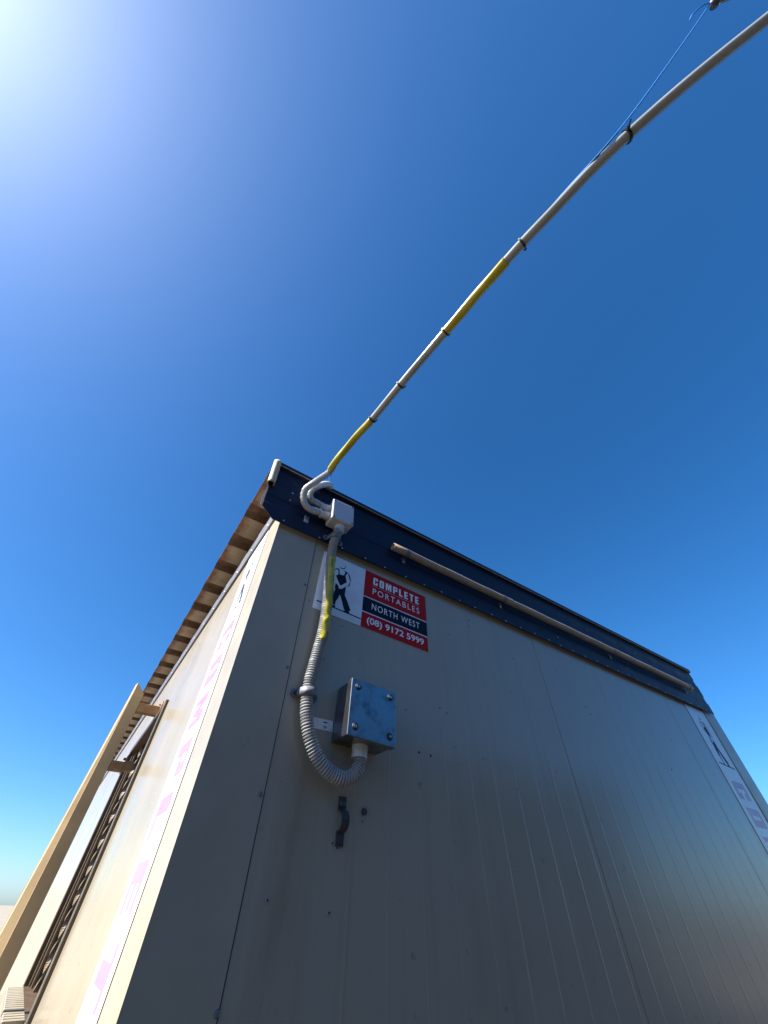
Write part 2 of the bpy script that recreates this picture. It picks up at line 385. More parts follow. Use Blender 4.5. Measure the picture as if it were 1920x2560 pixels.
# corner flashings: folded sheets over both faces of the corner
def flash(x0, x1, ly, yf=-0.0016, side=-1):
    bm = bmesh.new()
    box(bm, x0, x1, yf, -0.0002, 0.3, TOP)
    if side < 0: box(bm, -0.0016, -0.0002, -0.0002, ly, 0.3, TOP + 0.17)
    else: box(bm, WX - 0.0002, WX + 0.0016, -0.0002, ly, 0.3, TOP + 0.17)
    return bm
cf = obj('corner_flashing', flash(-0.0016, 0.1503, 0.15), 'flashing', bld)
cf2 = obj('corner_flashing', flash(3.060, WX + 0.0016, 0.15, yf=-0.006, side=1), 'flashing', bld)
obj('flashing_joint', B(0.1504, 0.1528, -0.0006, 0.0, 0.3, TOP), 'gap', bld)
obj('flashing_joint', B(3.0545, 3.0595, -0.0012, 0.0, 0.3, TOP), 'gap', bld)
# left wall (sunlit), built round the window opening
WY0, WY1, WZ0, WZ1 = 1.36, 2.50, 1.25, 2.30
for (y0, y1, z0, z1) in ((0.0, WY0, 0.3, 2.775), (WY0, WY1, 0.3, WZ0), (WY0, WY1, WZ1, 2.775), (WY1, 3.698, 0.3, 2.775), (3.702, 4.898, 0.3, 2.775), (4.902, 6.098, 0.3, 2.775), (6.102, LY, 0.3, 2.775)):
    obj('wall_panel', B(0.0, 0.062, y0 if y0 else 0.052, y1, z0, z1), 'wall', bld)
obj('wall_panel', B(WX - 0.062, WX, 0.052, LY, 0.3, 2.775), 'wall', bld)
obj('wall_panel', B(0.07, WX - 0.07, LY - 0.06, LY, 0.3, 2.775), 'wall', bld)
obj('floor_chassis', B(-0.02, WX + 0.02, -0.02, LY + 0.02, 0.12, 0.298), 'navy', bld)
for y in (0.6, 3.6, 6.6): obj('support_block', B(0.2, WX - 0.2, y - 0.2, y + 0.2, 0.0, 0.119), 'dullgalv', bld)
# front fascia: navy sheet with lengthwise ribs, its lower left corner cut on the slant
prof = [(2.4925, -0.022), (2.556, -0.022), (2.566, -0.0185), (2.598, -0.0185), (2.608, -0.022), (2.676, -0.022), (2.686, -0.0185), (2.718, -0.0185), (2.728, -0.022), (2.768, -0.022), (2.7715, -0.036), (2.7885, -0.038), (2.790, -0.020), (2.792, 0.05)]
def xl(z):
    if z < 2.535: return -0.034 - (z - 2.4925) / (2.535 - 2.4925) * 0.050
    return -0.084 - (z - 2.535) * 0.03
prof.insert(1, (2.535, -0.022))
bm = bmesh.new(); rows = []
for z, y in prof:
    x1 = 3.172 - (0.0 if y < -0.02 else 0.004) - 0.022 * max(0, (z - 2.74) / 0.05)
    rows.append([bm.verts.new((xl(z), y, z)), bm.verts.new((x1, y, z)), bm.verts.new((x1, y + 0.004, z + (0.002 if z > 2.77 else 0) - (0.004 if z > 2.7885 else 0))), bm.verts.new((xl(z), y + 0.004, z + (0.002 if z > 2.77 else 0) - (0.004 if z > 2.7885 else 0)))])
for a, b in zip(rows, rows[1:]):
    for i in range(4):
        j = (i + 1) % 4; bm.faces.new((a[i], a[j], b[j], b[i]))
bm.faces.new(rows[0]); bm.faces.new(rows[-1])
fas = obj('fascia', bm, 'navy', bld)
obj('fascia_edge_line', B(-0.084, 3.150, -0.0395, -0.0362, 2.7680, 2.7708), 'tanedge', fas)
obj('fascia_end_edge', B(-0.0915, -0.0885, -0.0185, -0.0165, 2.54, 2.765), 'alu', fas)
rv = obj('rivet', dome(bmesh.new(), (0, 0, 0), (0, -1, 0), 0.0036, 0.0024), 'rivet', fas); rv.location = (0.006, -0.0222, 2.5055)
xs = [0.155 + 0.1005 * k + random.uniform(-0.006, 0.006) for k in range(30)]
for x in xs:
    copy_part(rv, fas, (x, -0.0222, 2.4985 + random.uniform(-0.002, 0.003)))
for x, z in ((0.0073, 2.6928 - 0.03), (0.006, 2.62), (2.195, 2.548), (1.56, 2.545), (2.6, 2.65), (2.4, 2.70), (1.9, 2.70), (0.9, 2.66)):
    copy_part(rv, fas, (x, -0.0222, z))
# roof sheet: trapezoidal ribs running across, overhanging the sunlit wall
PITCH, Y0, ZP = 0.235, 0.245, 2.785
pr = [(-0.0, 0.0)]
k = 0
while Y0 + k * PITCH < LY - 0.2:
    y = Y0 + k * PITCH
    pr += [(y, 0.0), (y + 0.010, 0.026), (y + 0.072, 0.026), (y + 0.095, 0.0)]; k += 1
pr.append((LY + 0.1, 0.0))
bm = bmesh.new(); XE, XR = -0.101, WX + 0.09
nx = [XE, 0.06, WX / 2, XR]
top = [[bm.verts.new((x, y, ZP + z + 0.0022 + 0.012 * max(0, x))) for x in nx] for y, z in pr]
bot = [[bm.verts.new((x, y, ZP + z + 0.012 * max(0, x))) for x in nx] for y, z in pr]
rib_faces = []
for i in range(len(pr) - 1):
    for j in range(len(nx) - 1):
        bm.faces.new((top[i][j], top[i][j + 1], top[i + 1][j + 1], top[i + 1][j]))
        f = bm.faces.new((bot[i][j], bot[i][j + 1], bot[i + 1][j + 1], bot[i + 1][j]))
        if pr[i][1] > 0 or pr[i + 1][1] > 0: rib_faces.append(f)
    bm.faces.new((top[i][0], top[i + 1][0], bot[i + 1][0], bot[i][0])); bm.faces.new((top[i][-1], top[i + 1][-1], bot[i + 1][-1], bot[i][-1]))
for f in rib_faces: f.material_index = 1
rf = obj('roof_sheet', bm, 'roof', bld); rf.data.materials.append(M['rib_rust_shade'])  # rib undersides coloured darker for recess shade as well as rust
# grey trim at the head of the sunlit wall
tr = obj('eave_trim', B(-0.010, -0.0017, 0.012, LY, 2.612, 2.70), 'trim', bld)
rv2 = obj('rivet', dome(bmesh.new(), (0, 0, 0), (-1, 0, 0), 0.006, 0.004), 'rivet', tr); rv2.location = (-0.0101, 0.17, 2.628)
for k in range(1, 26): copy_part(rv2, tr, (-0.0101, 0.17 + 0.19 * k, 2.628))
# screws on the seams and stray fixings in the front wall
sc_bm = dome(bmesh.new(), (0, 0, 0), (0, -1, 0), 0.0052, 0.0022); cyl(sc_bm, (0, -0.0018, 0), (0, -0.0042, 0), 0.0028, 0.0026, 6)
scw = obj('screw', sc_bm, 'dullgalv', cf); scw.location = (0.1428, -0.0017, 2.292)
for x, z in ((0.1426, 2.009), (0.1424, 1.7235), (0.1478, 1.4346), (0.1428, 1.15)): copy_part(scw, cf, (x, -0.0017, z))
ring = bmesh.new(); cyl(ring, (0, -0.0002, 0), (0, -0.0020, 0), 0.0040, 0.0036, 12)
hole = obj('rivet_hole', ring, 'rivet', p1); hole.location = (0.3334, 0, 1.655)
inner = bmesh.new(); cyl(inner, (0, -0.0018, 0), (0, -0.0023, 0), 0.0021, 0.0021, 10)
hin = obj('rivet_core', inner, 'hole', hole)
for x, z in ((0.3444, 1.6547), (0.3469, 1.6477), (0.4111, 1.6996), (0.202, 1.5632), (0.3407, 1.5484)):
    h = copy_part(hole, p1, (x, 0, z)); copy_part(hin, h, (0, 0, 0))
spot = obj('dark_fixing', dome(bmesh.new(), (0, 0, 0), (0, -1, 0), 0.0035, 0.002, 8, 2), 'hole', p1); spot.location = (0.60, 0, 1.875)
for x, z, s in ((0.645, 1.873, 1.0), (0.73, 2.01, 0.7), (0.70, 2.02, 0.8), (0.92, 2.43, 0.9), (0.915, 2.40, 0.8), (0.02, 2.40, 0.6), (0.036, 2.13, 0.9), (0.30, 2.19, 0.6)):
    c = copy_part(spot, p1, (x, 0, z)); c.scale = (s, s, s)
for x, z in ((1.62, 2.22), (1.64, 2.19), (2.2, 2.05)): copy_part(spot, p2, (x, 0, z))
# small printed sticker lives further down as a thing of its own

# window in the sunlit wall: recess, frame, pane, bars, ribbed sill hood
wf = bmesh.new()
for a in ((-0.012, 0.060, WY0 - 0.004, WY0 + 0.022, WZ0, WZ1), (-0.012, 0.060, WY1 - 0.05, WY1 + 0.004, WZ0, WZ1), (-0.012, 0.060, WY0 + 0.022, WY1 - 0.05, WZ1 - 0.03, WZ1 + 0.004), (-0.012, 0.060, WY0 + 0.022, WY1 - 0.05, WZ0 - 0.004, WZ0 + 0.03)):
    box(wf, *a, bev=0.002, seg=1)
win = obj('window', wf, 'brown', bld)
obj('pane', B(0.052, 0.056, WY0 + 0.022, WY1 - 0.05, WZ0 + 0.03, WZ1 - 0.03), 'glass', win)
obj('edge_bead', B(-0.0165, -0.0122, WY0 - 0.003, WY0 + 0.004, WZ0, WZ1), 'alu', win)
def twisted(x, y, z0, z1, half, a=0.0105, b=0.0035):
    bm = bmesh.new(); n = int((z1 - z0) / half * 14); prev = None
    for i in range(n + 1):
        z = z0 + (z1 - z0) * i / n; th = math.pi * (z - z0) / half; row = []
        for sx, sy in ((-1, -1), (1, -1), (1, 1), (-1, 1)):
            px, py = sx * a, sy * b
            row.append(bm.verts.new((x + px * math.cos(th) - py * math.sin(th), y + px * math.sin(th) + py * math.cos(th), z)))
        if prev:
            for k in range(4): bm.faces.new((prev[k], prev[(k + 1) % 4], row[(k + 1) % 4], row[k]))
        else: bm.faces.new(row)
        prev = row
    bm.faces.new(prev); return bm
obj('twisted_bar', twisted(0.033, 2.20, WZ0 + 0.031, WZ1 - 0.031, 0.1085), 'barsteel', win)
for (x, y, r) in ((0.022, 2.36, 0.006), (0.040, 2.05, 0.005), (0.030, 1.80, 0.006), (0.012, 2.42, 0.005)):
    obj('grille_bar', B(x - r, x + r, y - r, y + r, WZ0 + 0.031, WZ1 - 0.031, bev=0.001, seg=1), 'barsteel', win)
sh = bmesh.new(); box(sh, -0.075, -0.0125, 1.45, 2.40, WZ0 - 0.015, WZ0 + 0.02, bev=0.004)
for k in range(18): box(sh, -0.080, -0.013, 1.47 + 0.052 * k, 1.49 + 0.052 * k, WZ0 + 0.0205, WZ0 + 0.036, bev=0.002, seg=1)
obj('ribbed_sill', sh, 'flashing', win)

# ------------------------------------------------------------------ tan post on brackets outside the window
post = tag(empty('window_post', (-0.147, 1.66, 0)), 'tan steel upright standing off the sunlit wall on brown brackets', 'post')
def P(bm_, name, mat): 
    o = obj(name, bm_, mat, post); o.matrix_parent_inverse = Matrix.Translation(-post.location); return o
bm = bmesh.new()
pf = [(-0.120, 1.650), (-0.174, 1.650), (-0.1815, 1.69), (-0.1800, 1.6915), (-0.1728, 1.653), (-0.1232, 1.653), (-0.1232, 1.70), (-0.120, 1.70)]
lo = [bm.verts.new((x - (0.085 if x < -0.1799 else 0), y, 0.0)) for x, y in pf]
hi = [bm.verts.new((x, y, 2.445 if x < -0.172 else 2.395)) for x, y in pf]
for i in range(len(pf)): bm.faces.new((lo[i], lo[(i + 1) % len(pf)], hi[(i + 1) % len(pf)], hi[i]))
bm.faces.new(lo); bm.faces.new(hi); bmesh.ops.triangulate(bm, faces=[f for f in bm.faces if len(f.verts) > 4])
P(bm, 'upright', 'post')
def bracket(x1, z, h):
    bm = bmesh.new(); box(bm, -0.1195, x1, 1.652, 1.692, z - h / 2, z + h / 2, bev=0.003)
    box(bm, x1 + 0.0002, x1 + 0.005, 1.64, 1.704, z - h / 2 - 0.004, z + h / 2 + 0.03, bev=0.001, seg=1)
    cyl(bm, (x1 + 0.0001, 1.672, z + h / 2 + 0.015), (x1 - 0.012, 1.672, z + h / 2 + 0.015), 0.007, 0.006, 6)
    return bm
P(bracket(-0.0055, 2.325, 0.05), 'bracket', 'bracket')
P(bracket(-0.058, 2.045, 0.042), 'bracket', 'bracket')
P(B(-0.0525, -0.0125, 1.642, 1.702, 2.03, 2.07, bev=0.002), 'standoff', 'bracket')

# ------------------------------------------------------------------ sign
FIG = dict(
 torso=[(0.2512,2.3782),(0.2606,2.3886),(0.2815,2.3925),(0.2901,2.3926),(0.2971,2.3676),(0.2783,2.3471),(0.2748,2.3428),(0.268,2.3497),(0.259,2.3636)],
 strap_a=[(0.2436,2.4061),(0.2508,2.4128),(0.261,2.413),(0.2653,2.3892),(0.2603,2.3859),(0.2577,2.407),(0.2515,2.4078),(0.2446,2.4032)],
 strap_b=[(0.28,2.415),(0.2895,2.414),(0.2977,2.4125),(0.2888,2.392),(0.2826,2.3922),(0.2876,2.4087)],
 sleeve=[(0.2977,2.4117),(0.3038,2.4073),(0.3117,2.3903),(0.3155,2.3795),(0.3098,2.3814),(0.3044,2.3938)],
 arm=[(0.3123,2.3767),(0.3116,2.3587),(0.3007,2.3495),(0.2998,2.352),(0.3084,2.3602),(0.3093,2.3754)],
 chin=[(0.2623,2.4251),(0.2664,2.4193),(0.2741,2.4187),(0.2826,2.4234),(0.2863,2.4309),(0.285,2.4427),(0.2832,2.4302),(0.2796,2.4251),(0.273,2.4224),(0.267,2.4231)],
 left_arm=[(0.2436,2.4061),(0.2446,2.4032),(0.2400,2.385),(0.2385,2.365),(0.2360,2.365),(0.2372,2.388)],
 trousers=[(0.2535,2.3477),(0.2662,2.3377),(0.2674,2.3279),(0.2795,2.3308),(0.2955,2.348),(0.2958,2.3266),(0.2949,2.3109),(0.3056,2.2934),(0.3157,2.2743),(0.3245,2.2571),(0.3176,2.2551),(0.3205,2.2449),(0.3108,2.2432),(0.2956,2.247),(0.3026,2.2518),(0.2969,2.2544),(0.289,2.277),(0.2793,2.2995),(0.275,2.3052),(0.2694,2.2857),(0.2634,2.2736),(0.2617,2.2576),(0.2531,2.2568),(0.2526,2.2694),(0.2477,2.2869),(0.2502,2.3012),(0.2552,2.3167),(0.2526,2.3292)],
 shoe=[(0.2516,2.2543),(0.2625,2.256),(0.2646,2.2498),(0.2525,2.2478)],
 base=[(0.1929,2.2514),(0.3673,2.2435),(0.3676,2.2392),(0.1936,2.2473)])
def figure_bm(fn, n, thick=0.0003):
    bm = bmesh.new()
    for pts in FIG.values(): poly(bm, [fn(a, b) for a, b in pts], thick, n)
    return finish_poly(bm)
SX, SZ, TILT = 0.4275, 2.3355, R(1.5)
sign = tag(empty('company_sign', (SX, -0.0012, SZ)), 'red, white and navy sign with worker figure and phone number', 'sign')
sign.rotation_euler = (0, TILT, 0)
def rect(name, x0, x1, z0, z1, y, mat, t=0.0006):
    return obj(name, B(x0 - SX, x1 - SX, y - t, y, z0 - SZ, z1 - SZ), mat, sign)
rect('white_backing', 0.186, 0.6695, 2.212, 2.4605, 0.0006, 'signwhite', 0.0012)
rect('red_block', 0.3715, 0.6690, 2.3415, 2.4600, -0.0008, 'signred')
rect('navy_block', 0.3715, 0.6690, 2.2765, 2.3365, -0.0008, 'signnavy')
rect('red_block', 0.3715, 0.6690, 2.2125, 2.2715, -0.0008, 'signred')
def untilt(a, b):  # pixel-measured sign coordinates -> local sign coordinates
    x, z = a - SX, b - SZ
    return Vector((x * math.cos(TILT) - z * math.sin(TILT), -0.0008, x * math.sin(TILT) + z * math.cos(TILT)))
obj('worker_figure', figure_bm(untilt, (0, -1, 0)), 'signnavy', sign)
def line(name, body, x0, x1, z0, z1, bold, sp):
    me = fit_text(body, (x0 - SX, -0.0016, z0 - SZ), (1, 0, 0), (0, 0, 1), x1 - x0, z1 - z0, (0, -1, 0), bold, sp); link(name, me, 'letter', sign)
obj('lettering', block_text('COMPLETE', (0.4095 - SX, -0.0016, 2.4065 - SZ), (1, 0, 0), (0, 0, 1), 0.223, 0.034, (0, -1, 0), 0.26), 'letter', sign)
line('lettering', 'PORTABLES', 0.4100, 0.6335, 2.3620, 2.3885, 0.0, 1.30)
line('lettering', 'NORTH WEST', 0.4105, 0.6320, 2.2945, 2.3210, 0.004, 1.22)
line('lettering', '(08) 9172 5999', 0.3940, 0.6500, 2.2255, 2.2585, 0.018, 1.0)
dots = bmesh.new()
for k in range(38):
    x = 0.4095 + 0.2225 * k / 37 - SX; box(dots, x - 0.0013, x + 0.0013, -0.0018, -0.0015, 2.3985 - SZ, 2.4 - SZ)
o = obj('dotted_rule', dots, 'letter', sign)

# ------------------------------------------------------------------ vertical banners
def banner(name, label, o, ux, n, w, z0, z1, base_z, sx, sz, first, pitch, body):
    """strip hung on a wall: o = lower-left origin on the wall, ux = reading direction to the right"""
    ux, n = Vector(ux), Vector(n); o = Vector(o)
    t = tag(empty(name, o + Vector((0, 0, z0))), label, 'banner', None)
    up = Vector((0, 0, 1)); off = -(o + up * z0)
    def place(me_or_bm, nm, mat):
        ob = obj(nm, me_or_bm, mat, t) if isinstance(me_or_bm, bmesh.types.BMesh) else link(nm, me_or_bm, mat, t)
        ob.matrix_parent_inverse = Matrix.Translation(off); return ob
    bm = bmesh.new(); q = n * 0.0018
    poly(bm, [o + up * z0 + q, o + ux * w + up * z0 + q, o + ux * w + up * z1 + q, o + up * z1 + q], 0.0006, n); place(bm, 'white_strip', 'banner')
    def fn(a, b): return o + ux * (w * 0.5 + (a - 0.280) * sx) + up * (base_z + (b - 2.2455) * sz) + n * 0.0026
    place(figure_bm(fn, n), 'worker_figure', 'fignavy')
    for k, ch in enumerate(body):
        if ch == ' ': continue
        z = first - k * pitch
        if z - 0.1 < z0: break
        me = block_text(ch, o + ux * (w * 0.20) + up * z + n * 0.0026, (0, 0, -1), ux, pitch * 0.68, w * 0.60, n)
        place(me, 'letter', 'pink')
    return t
banner('vertical_banner', 'faded banner with pink letters beside the right corner of the shaded wall', (2.815, 0.0, 0), (1, 0, 0), (0, -1, 0), 0.236, 0.55, 2.492, 2.168, 1.02, 1.42, 2.088, 0.1205, 'COMPLETE PORTABLES')
banner('vertical_banner', 'sunlit banner with pink letters on the bright left wall', (-0.0003, 0.388, 0), (0, -1, 0), (-1, 0, 0), 0.232, 0.55, 2.600, 2.2965, 1.03, 1.20, 2.225, 0.1205, 'COMPLETE PORTABLES')

# ------------------------------------------------------------------ steel junction box
sb = tag(empty('steel_junction_box', (0.378, -0.0005, 1.918)), 'stainless steel junction box with four lid screws on the shaded wall', 'junction box')
sb.rotation_euler = (0, R(2.6), 0)
obj('body', B(-0.072, 0.072, -0.066, 0.0, -0.071, 0.070, bev=0.002), 'stainless', sb)
lid = bmesh.new(); box(lid, -0.0745, 0.0745, -0.0845, -0.0665, -0.0735, 0.0725, bev=0.0022)
for v in lid.verts:
    if v.co.y < -0.078: v.co.y += 0.045 * (v.co.z - 0.0725) + 0.0
lid = obj('lid', lid, 'stainless', sb)
scr = bmesh.new(); cyl(scr, (0, 0, 0), (0, -0.0014, 0), 0.0098, 0.0090, 20); cyl(scr, (0, -0.0012, 0), (0, -0.0050, 0), 0.0066, 0.0058, 18)
scr = obj('lid_screw', scr, 'darkbolt', sb, smooth=False); scr.location = (-0.053, -0.0846 - 0.045 * 0.0205, 0.052)
hx = bmesh.new(); cyl(hx, (0, -0.0049, 0), (0, -0.0054, 0), 0.0032, 0.0032, 6)
hxo = obj('socket', hx, 'galv', scr)
for x, z in ((0.054, 0.052), (-0.053, -0.050), (0.054, -0.050)):
    c = copy_part(scr, sb, (x, -0.0846 - 0.045 * (0.0725 - z), z)); copy_part(hxo, c, (0, 0, 0))
gl = bmesh.new(); cyl(gl, (-0.002, -0.036, -0.0712), (-0.002, -0.036, -0.100), 0.0205, 0.0205, 28)
for k in range(3): cyl(gl, (-0.002, -0.036, -0.0713 - k * 0.001), (-0.002, -0.036, -0.080 - k * 0.001), 0.0218 - k * 0.0004, 0.0218 - k * 0.0004, 28)
obj('gland', gl, 'pvc', sb)
# ------------------------------------------------------------------ PVC junction box on the fascia
pb = tag(empty('plastic_junction_box', (0.2085, -0.0225, 2.6235)), 'grey plastic junction box fixed on the navy fascia', 'junction box')
pb.rotation_euler = (0, R(-3.0), 0)
obj('body', B(-0.047, 0.047, -0.046, 0.0, -0.0525, 0.0525, bev=0.006, seg=3), 'pvc', pb)
obj('lid', B(-0.048, 0.048, -0.0625, -0.0465, -0.0535, 0.0535, bev=0.0045, seg=3), 'boxlid', pb)
sc2 = bmesh.new(); cyl(sc2, (0, 0, 0), (0, -0.0012, 0), 0.0036, 0.0034, 14)
sc2 = obj('lid_screw', sc2, 'hole', pb); sc2.location = (-0.040, -0.0626, 0.0455)
for x, z in ((0.040, 0.0455), (-0.040, -0.0455), (0.040, -0.0455)): copy_part(sc2, pb, (x, -0.0626, z))
def gland(p0, p1, r):
    p0, p1 = Vector(p0), Vector(p1); d = (p1 - p0)
    bm = bmesh.new(); cyl(bm, p0, p0 + d * 0.55, r, r * 0.97, 24); cyl(bm, p0 + d * 0.5, p0 + d * 0.62, r * 0.97, r * 0.85, 24)
    for k in range(3): cyl(bm, p0 + d * (0.60 + 0.13 * k), p0 + d * (0.69 + 0.13 * k), r * 0.88, r * 0.88, 24)
    cyl(bm, p0 + d * 0.6, p1, r * 0.80, r * 0.80, 24); return bm
obj('gland', gland((0.004, -0.030, -0.0526), (0.0035, -0.030, -0.088), 0.0205), 'pvc', pb)
obj('gland', gland((-0.0471, -0.030, 0.016), (-0.086, -0.029, 0.013), 0.0165), 'pvc', pb)
obj('gland', gland((-0.0471, -0.030, -0.022), (-0.086, -0.029, -0.030), 0.0165), 'pvc', pb)

# ------------------------------------------------------------------ flexible conduit between the two boxes
def corr(r, amp, pitch):
    def f(s):
        t = (s / pitch) % 1.0
        return r + amp * (1 if t < 0.45 else (-2.2 if 0.55 < t < 0.9 else -0.5))
    return f
low = [(0.2095, -0.053, 2.548), (0.2090, -0.050, 2.520), (0.2040, -0.043, 2.484), (0.2050, -0.038, 2.434), (0.2080, -0.034, 2.371), (0.2150, -0.032, 2.2958), (0.2210, -0.031, 2.2043), (0.2195, -0.031, 2.1316), (0.2125, -0.030, 2.0565), (0.2053, -0.028, 1.9858), (0.2056, -0.026, 1.9470), (0.2070, -0.028, 1.9124), (0.2170, -0.031, 1.8688), (0.2358, -0.033, 1.8287), (0.2640, -0.035, 1.7946), (0.3000, -0.037, 1.7743), (0.3330, -0.039, 1.7697), (0.3580, -0.039, 1.7816), (0.3720, -0.038, 1.8045), (0.3745, -0.037, 1.8300)]
lp = catmull(low); pts, L = resample(lp, 0.0014)
lc = tag(empty('flexible_conduit', low[10]), 'grey ribbed conduit with yellow tape linking the two junction boxes', 'conduit')
def under(o, par): o.parent = par; o.matrix_parent_inverse = Matrix.Translation(-par.location); return o
under(obj('ribbed_tube', sweep(pts, corr(0.0156, 0.0013, 0.0068), 30), 'flex', None, False), lc)
# yellow tape laid lengthwise round the front and right of the tube
def sub(pts, f0, f1): return pts[int(len(pts) * f0):int(len(pts) * f1)]
def zrange(pts, z0, z1): return [p for p in pts if z1 <= p.z <= z0]
tp, _ = resample(zrange([p for p in pts if p.x < 0.23], 2.412, 2.098), 0.004)
F = frames(tp)
def sleeve(tp, r, a0, a1, wr, seg=22):
    """part sleeve measured from the viewer's side of a vertical tube"""
    bm = bmesh.new(); prev = None; n = len(tp)
    for i, p in enumerate(tp):
        row = []; e = i / (n - 1)
        for k in range(seg + 1):
            a = a0 + (a1 - a0) * k / seg
            jag = 0.004 * math.sin(k * 2.1) if i in (0, n - 1) else 0
            w = wr(e, a)
            row.append(bm.verts.new(p + Vector((math.sin(a), -math.cos(a), 0)) * (r + w) + Vector((0, 0, jag))))
        if prev:
            for k in range(seg): bm.faces.new((prev[k], prev[k + 1], row[k + 1], row[k]))
        prev = row
    return bm
wr = lambda e, a: 0.0006 * math.sin(11 * e * 3 + a * 2) + (0.0007 * math.sin(41 * e + 3 * a + 2 * math.sin(17 * e)) + 0.0005 * math.sin(95 * e - 4 * a) if e > 0.72 else 0.0004 * math.sin(25 * e)) + 0.0004 * math.sin(3 * a)
under(obj('yellow_tape', sleeve(tp, 0.0182, R(-42), R(150), wr), 'yellow', None, True), lc)
for e, a, ln in ((0.05, -5, 0.03), (0.22, 35, 0.035), (0.43, 38, 0.04), (0.47, 52, 0.04), (0.62, 30, 0.02), (0.92, 30, 0.03), (0.93, 48, 0.03), (0.72, 55, 0.02)):
    i = int(e * (len(tp) - 1)); p = tp[i]; d = Vector((math.sin(R(a)), -math.cos(R(a)), 0)); s = Vector((math.cos(R(a)), math.sin(R(a)), 0))
    bm = bmesh.new(); c = p + d * 0.0202; j = min(i + int(ln / 0.004), len(tp) - 1); c2 = tp[j] + d * 0.0202
    poly(bm, [c - s * 0.0011, c + s * 0.0011, c2 + s * 0.0011, c2 - s * 0.0011], 0.0002, d)
    under(obj('printed_mark', bm, 'black'), lc)

# ------------------------------------------------------------------ overhead conduit leaving the fascia
flex_up = [(0.126, -0.051, 2.6015), (0.100, -0.053, 2.588), (0.071, -0.054, 2.5905), (0.0520, -0.058, 2.604), (0.0415, -0.064, 2.628), (0.0390, -0.078, 2.657), (0.0575, -0.100, 2.684), (0.0790, -0.111, 2.722), (0.1014, -0.120, 2.7616)]
span = [(0.1014, -0.120, 2.7616), (0.1033, -0.200, 2.778), (0.1143, -0.280, 2.8000), (0.1280, -0.406, 2.803), (0.1370, -0.574, 2.8), (0.1530, -0.792, 2.8), (0.1730, -1.042, 2.8), (0.1940, -1.180, 2.808), (0.2240, -1.330, 2.834), (0.2840, -1.5123, 2.8822), (0.3640, -1.706, 2.9426), (0.460, -1.92, 3.02), (0.590, -2.15, 3.11), (0.72, -2.30, 3.16)]
oc = tag(empty('overhead_conduit', flex_up[4]), 'white overhead conduit rising from the fascia across the sky with yellow tape', 'conduit')
fp, _ = resample(catmull(flex_up), 0.0012)
under(obj('ribbed_tube', sweep(fp, corr(0.0122, 0.0010, 0.0056), 28), 'pvc', None, False), oc)
sp, SL = resample(catmull(span), 0.006)
under(obj('smooth_tube', sweep(sp, 0.01285, 24), 'white_pvc', None, True), oc)
def near(P): return min(range(len(sp)), key=lambda i: (sp[i] - Vector(P)).length)
def tape(i0, i1, seed):
    rnd = random.Random(seed); ph = [rnd.uniform(0, 6) for _ in range(4)]
    def disp(s, a): return 0.0010 * math.sin(38 * s + ph[0] + a) * math.sin(a * 2 + ph[1]) + (0.0016 * max(0, math.sin(9 * s + ph[2])) ** 6) * (1 + math.sin(a * 3 + ph[3]))
    return sweep(sp[i0:i1], 0.0142, 20, True, None, disp)
under(obj('yellow_tape', tape(near((0.1025, -0.135, 2.765)), near((0.1280, -0.41, 2.803)), 3), 'yellow', None, True), oc)
under(obj('yellow_tape', tape(near((0.153, -0.792, 2.8)), near((0.173, -1.042, 2.8)), 5), 'yellow', None, True), oc)
# second conduit looping over the top of the fascia
loop = [(0.127, -0.051, 2.6395), (0.104, -0.051, 2.638), (0.0790, -0.050, 2.645), (0.0670, -0.051, 2.668), (0.0730, -0.053, 2.706), (0.0960, -0.056, 2.742), (0.1270, -0.054, 2.775), (0.1490, -0.040, 2.792), (0.1640, -0.014, 2.800), (0.175, 0.03, 2.808)]
l1, _ = resample(catmull(loop), 0.0012)
ld = tag(empty('loop_conduit', loop[3]), 'short grey conduit looping back over the top edge of the fascia', 'conduit')
h = int(len(l1) * 0.47)
under(obj('ribbed_tube', sweep(l1[:h], corr(0.0122, 0.0010, 0.0056), 28), 'pvc', None, False), ld)
under(obj('smooth_tube', sweep(l1[h - 6:], 0.0138, 22), 'pvc', None, True), ld)

# ------------------------------------------------------------------ cable ties
def tie(i, label, ang, tail):
    p = sp[i]; t, u, w = frames(sp[max(0, i - 2):i + 3])[2]
    bm = bmesh.new(); seg = 24
    z = Vector((0, 0, 1)); z = (z - t * z.dot(t)).normalized(); s = t.cross(z)
    prevs = None; first = None
    for k in range(seg):
        a = 2 * math.pi * k / seg; d = z * math.cos(a) + s * math.sin(a)
        row = [bm.verts.new(p + d * rr + t * tt) for rr, tt in ((0.0130, -0.0026), (0.0168, -0.0026), (0.0168, 0.0026), (0.0130, 0.0026))]
        if prevs:
            for q in range(4): bm.faces.new((prevs[q], prevs[(q + 1) % 4], row[(q + 1) % 4], row[q]))
        else: first = row
        prevs = row
    for q in range(4): bm.faces.new((prevs[q], prevs[(q + 1) % 4], first[(q + 1) % 4], first[q]))
    d = z * math.cos(ang) + s * math.sin(ang)
    o = tag(empty('cable_tie', p), label, 'cable tie', 'cable ties on the overhead conduit')
    under(obj('strap', bm, 'tie'), o)
    bm = bmesh.new(); cyl(bm, p + d * 0.0150, p + d * 0.0225, 0.0042, 0.0040, 8)
    under(obj('head', bm, 'tie'), o)
    bm = bmesh.new(); cyl(bm, p + d * 0.021, p + d * (0.022 + tail) + t * 0.003, 0.0022, 0.0017, 6)
    under(obj('tail', bm, 'tie'), o)
tie(near((0.2440, -1.385, 2.847)), 'black cable tie holding the blue rope to the conduit', 2.2, 0.014)
tie(near((0.1800, -1.089, 2.8015)), 'black cable tie above the upper yellow tape', -1.2, 0.002)
